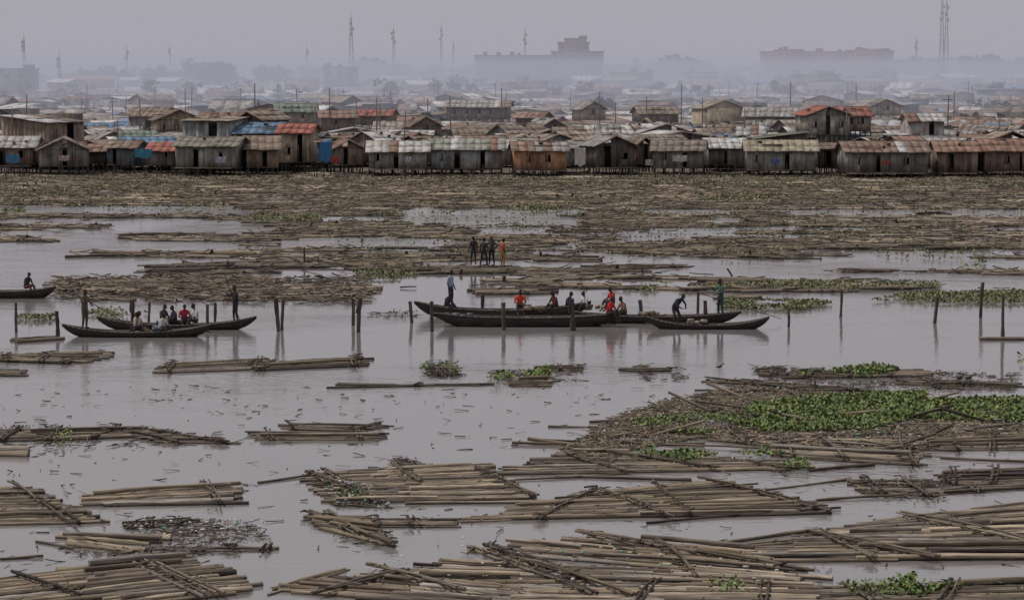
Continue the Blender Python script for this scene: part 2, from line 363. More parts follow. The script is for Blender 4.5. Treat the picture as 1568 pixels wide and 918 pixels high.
n=26000;y=Y0+(Y1-Y0)*np.sqrt(rng.random(n));x=rng.uniform(-1,1,n)*y*(W/2+60)/FP
u,v=topx(x,y);ok=fieldmask(u,v);sticks_at(mb,x[ok],y[ok],.03,.2,.3,1.8,.02,.05,ang=0.,dark=.65)
n=130;y=rng.uniform(Y0,Y1,n);x=rng.uniform(-1,1,n)*y*(W/2)/FP;u,v=topx(x,y);ok=fieldmask(u,v)
for a,b in zip(x[ok],y[ok]): logs(mb,(a,b,0),(a+U(-.3,.3),b,U(.25,.5)),U(.04,.12),(.05,.04,.035),ns=6,nr=3)
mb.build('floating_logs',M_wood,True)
# ------------------------------------------------------------ debris
def poly_pts(poly,n):
    W0=np.array([ground(a,b)[:2] for a,b in poly])
    lo,hi=W0.min(0),W0.max(0)
    p=rng.uniform(lo,hi,(n*6,2));ins=np.zeros(len(p),bool);j=len(W0)-1
    for i in range(len(W0)):
        a,b=W0[i],W0[j]
        c=((a[1]>p[:,1])!=(b[1]>p[:,1]))&(p[:,0]<(b[0]-a[0])*(p[:,1]-a[1])/(b[1]-a[1]+1e-12)+a[0]);ins^=c;j=i
    return p[ins][:n]
mass=[(862,692),(880,680),(945,640),(1010,618),(1075,606),(1130,592),(1240,602),(1420,612),(1600,610),(1600,662),(1440,680),(1380,700),(1200,690),(1080,672),(960,690),(900,708)]
def nmask(p,sx,sy,th,s=3): return p[vnoise(p[:,0]/sx,p[:,1]/sy,s)*.6+vnoise(p[:,0]/sx*3,p[:,1]/sy*3,s+1)*.4>th]
mb=MB()
p=nmask(poly_pts(mass,17000),2.2,2.,.36);sticks_at(mb,p[:,0],p[:,1],.0,.08,.10,.8,.008,.025,ang=0,sp=.9,dark=.85)
p=nmask(poly_pts(mass,160),3.,2.,.4,8);sticks_at(mb,p[:,0],p[:,1],.01,.03,1.5,4.5,.035,.065,ang=-.1,sp=.15,dark=.75)
for poly,n in [([(480,735),(560,745),(600,778),(515,775)],900),([(170,800),(380,795),(420,830),(240,835)],300),([(460,790),(600,800),(600,840),(520,830)],220),
    ([(85,838),(200,838),(420,838),(400,850),(120,852)],220),([(0,652),(240,652),(365,680),(0,688)],400),([(860,690),(1000,690),(1050,705),(900,712)],700),([(1300,735),(1450,735),(1450,770),(1330,760)],260),
    ([(650,552),(700,552),(710,580),(650,580)],160),([(745,570),(890,556),(895,585),(800,596)],350),([(970,560),(1060,565),(1050,585),(980,582)],250),([(1150,560),(1560,570),(1560,600),(1160,590)],1300),
    ([(560,478),(620,478),(650,486),(570,487)],80),([(600,700),(660,705),(650,715),(610,715)],60),([(1180,700),(1240,710),(1200,725),(1150,715)],250),
    ([(-20,590),(1568,590),(1568,900),(-20,900)],900)]:
    q=poly_pts(poly,n);q=nmask(q,1.2,1.2,.38,21);sticks_at(mb,q[:,0],q[:,1],-.01,.05 if n==900 else .08,.06,.55,.006,.02,dark=.6)
q=poly_pts([(85,425),(565,425),(565,466),(85,460)],900);sticks_at(mb,q[:,0],q[:,1],.05,.2,.3,1.5,.015,.05,dark=.7)
mb.build('driftwood_debris',M_wood,True)
mb=MB()
p=np.concatenate([nmask(poly_pts(mass,700),2,2,.45,5),nmask(poly_pts([(480,735),(560,745),(600,778),(515,775)],80),1,1,.3),nmask(poly_pts([(700,830),(1200,850),(1200,900),(500,900)],120),1,1,.3),poly_pts([(180,800),(400,800),(400,830),(240,830)],80)])
for x,y in p:
    s=U(.03,.08);c=random.choice([(.6,.6,.62),(.5,.48,.45),(.3,.32,.4),(.55,.5,.4),(.1,.35,.2)])
    mb.box(x,y,U(.08,.2) if random.random()<.8 else .03,s*U(.6,2),s,s*.4,c,U(0,3))
mb.build('floating_litter',M_steel)
# ------------------------------------------------------------ water hyacinth
def leaves(mb,P,size,zb=.03,zh=.16,base=(.12,.20,.045),t0=.1):
    n=len(P)
    if n==0:return
    a=rng.uniform(0,2*np.pi,n);tl=rng.uniform(t0,1.1,n);s=size*rng.uniform(.6,1.3,n)
    d=np.stack([np.cos(a)*np.cos(tl),np.sin(a)*np.cos(tl),np.sin(tl)],1);sd=np.stack([-np.sin(a),np.cos(a),np.zeros(n)],1)
    up=np.cross(d,sd)*-1
    c=np.stack([P[:,0],P[:,1],zb+rng.random(n)**1.3*zh],1)
    prof=[(0,0,0),(.35,.42,.05),(.75,.36,.02),(1,0,-.12),(.75,-.36,.02),(.35,-.42,.05)]
    V=np.stack([c+d*(s*p[0])[:,None]+sd*(s*p[1])[:,None]+up*(s*p[2])[:,None] for p in prof],1)
    Q=np.array([(0,1,2,3),(0,3,4,5)])[None]+(np.arange(n)*6)[:,None,None]
    col=np.array(base)[None]*rng.uniform(.45,1.35,(n,1))*np.where(rng.random((n,1))<.16,np.array([[1.7,1.0,1.0]]),1)
    mb.add(V.reshape(-1,3),Q.reshape(-1,4),None,np.repeat(col,6,0))
NB=(.125,.185,.055);FARB=(.15,.175,.08)
GP=[([(1110,650),(1160,622),(1260,610),(1400,606),(1420,640),(1330,661),(1180,666)],15000,.12,.30,0),
    ([(1380,642),(1420,618),(1500,615),(1620,614),(1620,650),(1460,648)],7500,.12,.30,0),
    ([(1280,614),(1420,603),(1420,612),(1300,622)],1400,.13,.3,0),
    ([(960,650),(1080,634),(1140,640),(1100,668),(1010,672)],2600,.10,.42,0),
    ([(1000,700),(1060,694),(1100,702),(1040,712)],500,.11,.35,0),([(1110,690),(1180,688),(1200,700),(1150,705)],220,.11,.4,0),([(1190,712),(1235,706),(1240,722),(1205,722)],260,.1,.35,0),
    ([(1270,572),(1340,563),(1380,570),(1330,580)],1200,.13,.3,0),([(1220,572),(1290,570),(1290,580),(1230,580)],250,.13,.45,0),
    ([(795,578),(835,566),(848,575),(830,584)],300,.13,.35,0),([(745,580),(775,572),(790,583),(760,588)],160,.12,.35,0),([(668,562),(700,558),(705,572),(675,574)],100,.11,.4,0),
    ([(1370,905),(1395,888),(1470,892),(1475,905),(1400,918)],1300,.10,.33,0),([(1080,895),(1130,890),(1150,918),(1090,918)],120,.1,.4,0),
    ([(515,765),(545,750),(580,762),(560,778)],160,.08,.48,0),([(1290,900),(1380,896),(1400,918),(1300,918)],350,.1,.4,0),([(640,562),(660,560),(660,570),(645,572)],40,.12,.35,0),
    ([(20,486),(50,480),(85,484),(80,491),(30,492)],500,.13,.38,1),([(125,483),(150,475),(200,476),(240,482),(180,488)],500,.13,.4,1),
    ([(1095,470),(1120,461),(1240,462),(1275,466),(1230,475),(1120,476)],3400,.14,.38,1),([(1335,462),(1380,452),(1480,449),(1600,446),(1600,465),(1450,467)],4800,.14,.38,1),
    ([(1050,440),(1180,432),(1440,434),(1440,443),(1200,446)],3600,.14,.44,1),([(540,418),(600,409),(640,410),(640,427),(560,430)],1600,.15,.44,1),
    ([(375,336),(400,326),(495,332),(490,341),(400,341)],1300,.18,.40,1),([(0,322),(40,318),(40,326),(0,326)],200,.2,.35,1),([(970,443),(1000,432),(1030,436),(1000,448)],300,.15,.4,1),
    ([(1060,302),(1190,298),(1190,312),(1080,315)],1300,.22,.42,1),([(770,318),(900,308),(900,320),(800,326)],1000,.22,.44,1),([(1460,405),(1510,402),(1510,413),(1470,415)],200,.16,.4,1),
    ([(1550,545),(1600,545),(1600,560),(1560,560)],60,.15,.3,0),([(590,478),(640,478),(640,485),(590,485)],40,.12,.45,1),([(350,268),(620,264),(620,280),(350,284)],1800,.22,.48,1),
    ([(620,268),(1620,264),(1620,292),(620,286)],15000,.22,.48,1),([(0,270),(350,270),(350,330),(0,312)],5500,.22,.52,1),([(500,300),(1600,300),(1600,400),(500,400)],13000,.19,.56,1),([(960,700),(1000,688),(1010,700),(980,708)],100,.1,.4,0),([(80,664),(110,660),(110,685),(85,685)],120,.1,.4,0)]
mb=MB()
for i,(poly,n,s,th,far) in enumerate(GP):
    q=poly_pts(poly,n);q=nmask(q,2.6 if far else 1.6,1.6,th,30+i);leaves(mb,q,s,zb=.05,zh=.10 if far else .15,base=FARB if far else NB)
q=nmask(poly_pts(mass,5000),1.2,1.2,.42,77);leaves(mb,q,.08,.03,.08,(.15,.16,.07))
q=poly_pts(mass,16000);q=nmask(q,1.5,1.5,.38,78);leaves(mb,q,.07,.01,.06,(.22,.185,.14),0)
for pl in ([(480,735),(560,745),(600,778),(515,775)],[(170,800),(380,795),(420,830),(240,835)],[(1150,562),(1560,572),(1560,600),(1160,590)]):
    q=nmask(poly_pts(pl,900),1.,1.,.45,79);leaves(mb,q,.05,.0,.03,(.12,.105,.08),0)
mb.build('water_hyacinth',M_leaf)
# ------------------------------------------------------------ mooring posts
for (u,vt,vb,lean,d) in [(25,463,508,0,.15),(88,476,514,-.02,.2),(203,458,502,.0,.22),(229,462,492,0,.15),(318,466,508,0,.18),(330,463,498,0,.15),(425,456,507,-.05,.2),(433,457,505,.03,.17),(541,457,498,.0,.18),(549,456,508,.05,.22),
    (632,461,494,-.12,.18),(662,461,507,-.02,.18),(739,451,484,0,.16),(771,463,505,-.01,.2),(847,448,474,0,.13),(875,457,506,.02,.24),(983,459,492,-.1,.18),(1069,448,486,0,.15),(1081,460,494,-.05,.2),
    (1207,471,500,0,.13),(1288,443,484,0,.15),(1429,454,494,.14,.2),(1501,432,486,.06,.18),(1534,451,518,.02,.17),(466,378,404,0,.15),(1248,582,602,0,.09),(745,383,402,0,.1)]:
    Y=ground(u,vb)[1];zt=zat(vt,Y);mb=MB();X=xat(u,Y)
    logs(mb,(X-lean*.3,Y,-.8),(X+lean*zt,Y,zt),d/2,np.array((.10,.082,.07))*U(.8,1.2),CC=(.13,.11,.09),ns=10,nr=9,bend=.012,taper=.2,rough=.08)
    if d>.2: logs(mb,(X-d*.45,Y-.02,zt*.55),(X-d*.3+lean*zt,Y-.03,zt*.97),d*.18,(.06,.05,.045),ns=7,nr=4)
    mb.build('mooring_post',M_wood,True)
# ------------------------------------------------------------ canoes
def canoe(ua,ub,v,beam=1.,fb=.42,end=.34,col=(.035,.028,.025),name='wooden_canoe'):
    A=ground(ua,v);B=ground(ub,v);L=np.linalg.norm(B-A);ax=(B-A)/L;sd=np.array([-ax[1],ax[0],0]);C=(A+B)/2
    n=29;T=np.linspace(-1,1,n);mb=MB();V=[]
    for t in T:
        a=abs(t);w=beam/2*max(.03,(1-a**2.2)**.8);sh=fb+end*a**2.6;kl=-.14+(fb+end*.75+.1)*a**6
        if kl>sh-.08: kl=sh-.08
        out=[(w,sh),(w*.93,lerp(kl,sh,.55)),(w*.6,lerp(kl,sh,.12)),(0,kl),(-w*.6,lerp(kl,sh,.12)),(-w*.93,lerp(kl,sh,.55)),(-w,sh)]
        wi=max(.012,w-.045);k2=min(kl+.05,sh-.04)
        inn=[(-wi,sh),(-wi*.9,lerp(k2,sh,.55)),(-wi*.55,lerp(k2,sh,.12)),(0,k2),(wi*.55,lerp(k2,sh,.12)),(wi*.9,lerp(k2,sh,.55)),(wi,sh)]
        for p in out+inn: V.append(C+ax*(t*L/2)+sd*p[0]+np.array([0,0,p[1]]))
    Q=[]
    for i in range(n-1):
        for j in range(14):
            k=(j+1)%14;Q.append((i*14+j,i*14+k,(i+1)*14+k,(i+1)*14+j))
    Q+=[(0,1,12,13),(1,2,11,12),(2,3,10,11),(3,4,9,10),(4,5,8,9),(5,6,7,8)]
    o=(n-1)*14;Q+=[(o+a,o+b,o+c,o+d) for a,b,c,d in [(13,12,1,0),(12,11,2,1),(11,10,3,2),(10,9,4,3),(9,8,5,4),(8,7,6,5)]]
    mb.add(V,Q,None,col)
    for s in (1,-1): # gunwale strake
        for i in range(n-1):
            def gp(t):
                a=abs(t);w=beam/2*max(.03,(1-a**2.2)**.8)+.012;return C+ax*(t*L/2)+sd*w*s+np.array([0,0,fb+end*a**2.6-.03])
            mb.beam(gp(T[i]),gp(T[i+1]),.035,np.array(col)*3.6,.05)
    k=int(L/1.1)
    for i in range(1,k):
        t=-1+2*i/k;a=abs(t)
        if a>.85: continue
        w=beam/2*(1-a**2.2)**.8-.03;c=C+ax*(t*L/2)+np.array([0,0,fb-.06])
        mb.beam(c-sd*w,c+sd*w,.22,np.array(col)*2.6,.035)
        mb.beam(c-sd*w*.7-np.array([0,0,.3]),c+ax*.9-sd*w*.7-np.array([0,0,.3]),.25,np.array(col)*1.6,.03)
    for s in (-1,1): # end decks
        for t in (.86,.80,.74):
            w=beam/2*(1-t**2.2)**.8-.02;c=C+ax*(s*t*L/2)+np.array([0,0,fb+end*t**2.6-.12]);mb.beam(c-sd*w,c+sd*w,L*.032,np.array(col)*1.8,.03)
    mb.build(name,M_boat);return C,ax,L
BO={'L1':canoe(95,325,515,1.0,.26,.34),'L2':canoe(148,393,504,.95,.26,.38),'FL':canoe(-75,86,456,1.0,.4,.25),'R0':canoe(634,905,486,1.05,.42,.42),
 'R1':canoe(664,950,499,1.1,.46,.2),'R2':canoe(880,1135,494,1.0,.36,.22),'R3':canoe(990,1178,503,.95,.22,.38)}
mb=MB()
for u,v,z,s in [(700,498,.5,.3),(815,487,.5,.4),(1000,494,.42,.35),(915,486,.5,.3),(1070,502,.25,.3),(235,515,.28,.35),(260,504,.3,.3)]:
    Y=ground(u,v)[1]
    for k in range(5): mb.box(xat(u,Y)+U(-.6,.6),Y+U(-.2,.2),z+U(-.05,.08),s*U(.5,1.2),s*U(.5,1),s*U(.4,.8),random.choice([(.2,.15,.1),(.12,.1,.09),(.3,.27,.2),(.1,.12,.16)]),U(0,3))
mb.build('cargo_bundles',M_boat)
# ------------------------------------------------------------ people
SK=(.06,.038,.028)
def person(pos,yaw,pose,shirt,trous,sc=1.,hat=None,longs=False,skin=SK):
    pos=np.asarray(pos,float)
    J={}
    if pose in('stand','pole','akimbo','walk'):
        lx=.02 if pose!='walk' else .16
        J.update(pel=(np.array([0,0,.95]),.135),sp=(np.array([0,.0,1.12]),.125),ch=(np.array([0,.0,1.34]),.155),nk=(np.array([0,.01,1.49]),.055),hb=(np.array([0,.02,1.56]),.05))
        for s,n in((1,'r'),(-1,'l')):
            f=lx*s
            J['hp'+n]=(np.array([.1*s,0,.88]),.1);J['kn'+n]=(np.array([.13*s,.03+f*.6,.5]),.068);J['an'+n]=(np.array([.16*s,-.02+f,.09]),.045);J['to'+n]=(np.array([.18*s,.14+f,.035]),.034)
            J['sh'+n]=(np.array([.19*s,0,1.41]),.065)
            if pose=='pole': e,w=(((.27,.18,1.2),(.1,.36,1.32)) if s>0 else ((-.29,.12,1.13),(-.08,.36,1.05)))
            elif pose=='akimbo': e,w=((.4*s,-.04,1.18),(.2*s,.08,1.02))
            else: e,w=((.25*s,-.03,1.14),(.27*s,.07,.9))
            J['el'+n]=(np.array(e,float),.046);J['wr'+n]=(np.array(w,float),.03)
    elif pose=='bend':
        J.update(pel=(np.array([0,-.15,.9]),.14),sp=(np.array([0,-.03,1.06]),.13),ch=(np.array([0,.16,1.2]),.155),nk=(np.array([0,.28,1.3]),.055),hb=(np.array([0,.33,1.35]),.05))
        for s,n in((1,'r'),(-1,'l')):
            J['hp'+n]=(np.array([.1*s,-.13,.84]),.1);J['kn'+n]=(np.array([.16*s,.06,.48]),.068);J['an'+n]=(np.array([.17*s,-.08,.09]),.045);J['to'+n]=(np.array([.19*s,.08,.035]),.034)
            J['sh'+n]=(np.array([.19*s,.18,1.25]),.065);J['el'+n]=(np.array([.3*s,.28,1.0]),.046);J['wr'+n]=(np.array([.14*s,.42,.88]),.03)
    else: # sit; z=0 is the seat
        ln=.05 if pose=='sit' else .14
        J.update(pel=(np.array([0,0,.1]),.14),sp=(np.array([0,ln*.4,.27]),.135),ch=(np.array([0,ln,.48]),.16),nk=(np.array([0,ln+.03,.63]),.055),hb=(np.array([0,ln+.05,.69]),.05))
        for s,n in((1,'r'),(-1,'l')):
            J['hp'+n]=(np.array([.1*s,.04,.09]),.1);J['kn'+n]=(np.array([.17*s,.42,.2]),.07);J['an'+n]=(np.array([.14*s,.5,-.2]),.045);J['to'+n]=(np.array([.15*s,.65,-.26]),.034)
            J['sh'+n]=(np.array([.19*s,ln,.55]),.065);J['el'+n]=(np.array([.27*s,ln+.08,.3]),.046);J['wr'+n]=(np.array([.17*s,.34,.27]),.03)
    lab={'shirt':shirt,'tr':trous,'skin':skin}
    E=[('pel','sp','shirt'),('sp','ch','shirt'),('ch','nk','shirt'),('nk','hb','skin')]
    for n in'rl': E+=[('pel','hp'+n,'tr'),('hp'+n,'kn'+n,'tr'),('kn'+n,'an'+n,'tr' if longs else 'skin'),('an'+n,'to'+n,'skin'),('ch','sh'+n,'shirt'),('sh'+n,'el'+n,'shirt'),('el'+n,'wr'+n,'skin')]
    for n in'rl':
        e,w=J['el'+n][0],J['wr'+n][0];d=w-e;d/=np.linalg.norm(d);J['pm'+n]=(w+d*.07,.026);E.append(('wr'+n,'pm'+n,'skin'))
    names=list(J);V=[J[k][0] for k in names];Rr=[J[k][1] for k in names];ed=[(names.index(a),names.index(b)) for a,b,_ in E];labs=[c for *_,c in E]
    roots=[names.index('pel')]
    for n in'rl':
        w,p=J['wr'+n][0],J['pm'+n][0];d=p-w;d/=np.linalg.norm(d);sd=np.cross(d,(0,0,1.)) if abs(d[2])<.9 else np.array([0,1.,0]);sd/=np.linalg.norm(sd);nr=np.cross(sd,d)
        for k,(o,L) in enumerate([(-.03,.06),(-.01,.075),(.01,.07),(.03,.055)]):
            i0=len(V);a=p+sd*o;V+=[a,a+d*L*.6+nr*.008,a+d*L*.9+nr*.03];Rr+=[.009,.0085,.007];ed+=[(i0,i0+1),(i0+1,i0+2)];labs+=['skin']*2;roots.append(i0)
        i0=len(V);a=lerp(w,p,.4)-sd*.02;V+=[a,a-sd*.035+d*.02,a-sd*.045+d*.05];Rr+=[.011,.01,.008];ed+=[(i0,i0+1),(i0+1,i0+2)];labs+=['skin']*2;roots.append(i0)
    me=bpy.data.meshes.new('tmp');me.from_pydata([tuple(v) for v in V],ed,[]);ob=link(bpy.data.objects.new('tmp',me))
    ob.modifiers.new('s','SKIN');ob.modifiers.new('ss','SUBSURF').levels=1
    for i,r in enumerate(Rr):
        sv=me.skin_vertices[0].data[i];sv.radius=(r,r);sv.use_root=i in roots
    dg=bpy.context.evaluated_depsgraph_get();dg.update();ev=ob.evaluated_get(dg);m2=ev.to_mesh()
    n=len(m2.vertices);co=np.empty(n*3);m2.vertices.foreach_get('co',co);co=co.reshape(-1,3)
    best=np.full(n,9.);col=np.zeros((n,3))
    VA=np.array(V)
    for (a,b),lb in zip(ed,labs):
        A,Bv=VA[a],VA[b];d=Bv-A;t=np.clip(((co-A)@d)/(d@d),0,1);ds=np.linalg.norm(co-(A+t[:,None]*d),axis=1)-.5*(Rr[a]+(Rr[b]-Rr[a])*t)
        k=ds<best;best[k]=ds[k];col[k]=lab[lb]
    mb=MB();q=[tuple(p.vertices) for p in m2.polygons if len(p.vertices)==4];t3=[tuple(p.vertices) for p in m2.polygons if len(p.vertices)==3]
    ev.to_mesh_clear()
    mb.add(co,q,t3,col)
    hb=J['hb'][0];nk=J['nk'][0];dirn=hb-nk;fw=np.array([0,1.,0]);hc=hb+dirn/np.linalg.norm(dirn)*.09+fw*.015
    nu,nvv=14,11;HV=[];HC=[]
    for i in range(nvv):
        ph=math.pi*i/(nvv-1)
        for k in range(nu):
            th=2*math.pi*k/nu;x,y,z=math.sin(ph)*math.cos(th),math.sin(ph)*math.sin(th),math.cos(ph)
            wx=.08*(1 if z>-.1 else 1+.45*(z+.1));wy=.098
            px,py,pz=x*wx,y*wy,z*.125
            if y>.85 and -.35<z<.05: py+=.018
            if y>.8 and .08<z<.35: py-=.008
            if y>.7 and z<-.6: py+=.012
            HV.append(hc+np.array([px,py,pz]));hair=(z>.35) or (y<-.1 and z>-.35)
            HC.append((.012,.01,.01) if hair else (skin if not(y>.85 and -.55<z<-.42) else (.07,.025,.025)))
    HQ2=[(i*nu+k,i*nu+(k+1)%nu,(i+1)*nu+(k+1)%nu,(i+1)*nu+k) for i in range(nvv-1) for k in range(nu)]
    mb.add(HV,HQ2,None,np.array(HC))
    for s in(1,-1): mb.box(*(hc+np.array([.08*s,-.005,.0])),.014,.035,.06,skin);mb.box(*(hc+np.array([.03*s,.088,.02])),.024,.008,.01,(.25,.24,.22))
    c,s_=math.cos(yaw),math.sin(yaw)
    for i,Vv in enumerate(mb.v):
        x,y=Vv[:,0]*sc,Vv[:,1]*sc;mb.v[i]=np.stack([pos[0]+x*c-y*s_,pos[1]+x*s_+y*c,pos[2]+Vv[:,2]*sc],1);mb.l[i]=mb.v[i]
    bpy.data.objects.remove(ob)
    mb.build('seated_person' if pose.startswith('sit') else 'standing_person',M_body,True)
def onboat(k,u,z):
    C,ax,L=BO[k];Y=C[1];return (xat(u,Y),Y+random.uniform(-.08,.08),z)
RGT=-math.pi/2-.5;LFT=math.pi/2+.5
WH=(.5,.5,.5);DK=(.03,.03,.035);TN=(.25,.18,.11);NV=(.03,.035,.06)
PEO=[('L1',130,.33,RGT,'pole',(.10,.085,.06),(.09,.07,.05)),('L1',209,.26,RGT,'sit',(.45,.42,.36),DK),('L1',217,.24,LFT,'sit2',(.3,.22,.17),NV),('L2',249,.28,RGT,'sit',(.05,.05,.05),TN),('L1',246,.2,RGT,'sit2',WH,DK),
 ('L2',268,.24,LFT,'sit',NV,DK),('L2',282,.3,.3+math.pi,'sit',(.35,.03,.06),NV),('L2',301,.3,LFT,'sit',WH,DK),('L2',361,.3,LFT,'pole',(.02,.02,.022),DK),
 ('FL',40,.5,RGT,'sit2',DK,(.14,.04,.04)),('R0',690,.55,RGT,'stand',(.28,.33,.42),NV),('R0',683,.4,RGT,'sit2',DK,NV),('R0',796,.46,.1+math.pi,'sit',(.55,.06,.03),NV),('R0',852,.42,LFT,'sit2',(.12,.03,.03),DK),('R0',868,.4,RGT,'sit2',NV,DK),
 ('R0',897,.42,LFT,'sit',WH,NV),('R1',931,.5,RGT,'sit2',(.5,.03,.025),DK),('R0',938,.6,LFT,'sit',(.4,.03,.03),NV),('R2',957,.36,LFT,'sit2',(.22,.13,.10),(.05,.04,.03)),
 ('R3',1036,.1,-2.4,'bend',NV,DK),('R2',1103,.3,LFT,'pole',(.05,.09,.075),(.03,.06,.06))]
for k,u,z,yaw,ps,s,t in PEO: person(onboat(k,u,z),yaw,ps,s,t,U(.98,1.04),longs=ps in('stand','pole'))
for u,v,yaw,ps,s,t in [(725,409,.4,'stand',(.04,.03,.028),(.05,.05,.06)),(741,411,-.5,'walk',(.05,.04,.04),(.03,.03,.04)),(753,409,2.6,'akimbo',(.05,.05,.055),(.02,.02,.03)),(770,412,-1.2,'stand',(.38,.06,.025),(.28,.15,.03))]:
    P=ground(u,v);person((P[0],P[1],.13),yaw,ps,s,t,1.0,longs=True)
def pole(k,p,q,name='punting_pole',r=.024,dy=0):
    Y=BO[k][0][1]+dy;mb=MB();a=(xat(p[0],Y),Y,zat(p[1],Y));b=(xat(q[0],Y),Y,zat(q[1],Y));logs(mb,a,b,r,(.10,.08,.06),ns=7,nr=8,bend=.006,taper=.3);mb.build(name,M_wood,True)
pole('L1',(84,432),(205,502),dy=-.2);pole('L2',(344,418),(370,500),dy=-.2);pole('R2',(1066,447),(1197,488),dy=-.2);pole('R3',(1020,480),(985,497))
mb=MB()
for u,v in [(1438,606),(1432,604),(1300,580),(1470,590),(1102,573),(1484,590)]:
    P=ground(u,v);x,y=P[0],P[1];c=(.05,.045,.04);z=.3
    prof=[(-.16,.0,.012),(-.09,.0,.04),(0,.01,.06),(.07,.04,.05),(.11,.09,.025),(.13,.13,.028),(.16,.13,.018),(.21,.12,.003)]
    V=[(x+a,y+r*math.cos(t),z+b+r*math.sin(t)) for a,b,r in prof for t in np.linspace(0,2*math.pi,8,endpoint=False)]
    mb.add(V,[(i*8+k,i*8+(k+1)%8,(i+1)*8+(k+1)%8,(i+1)*8+k) for i in range(7) for k in range(8)],None,c)
    for s in(-.015,.015): mb.beam((x,y+s,z-.25),(x+.01,y+s,z-.05),.01,c)
mb.build('resting_birds',M_body,True)
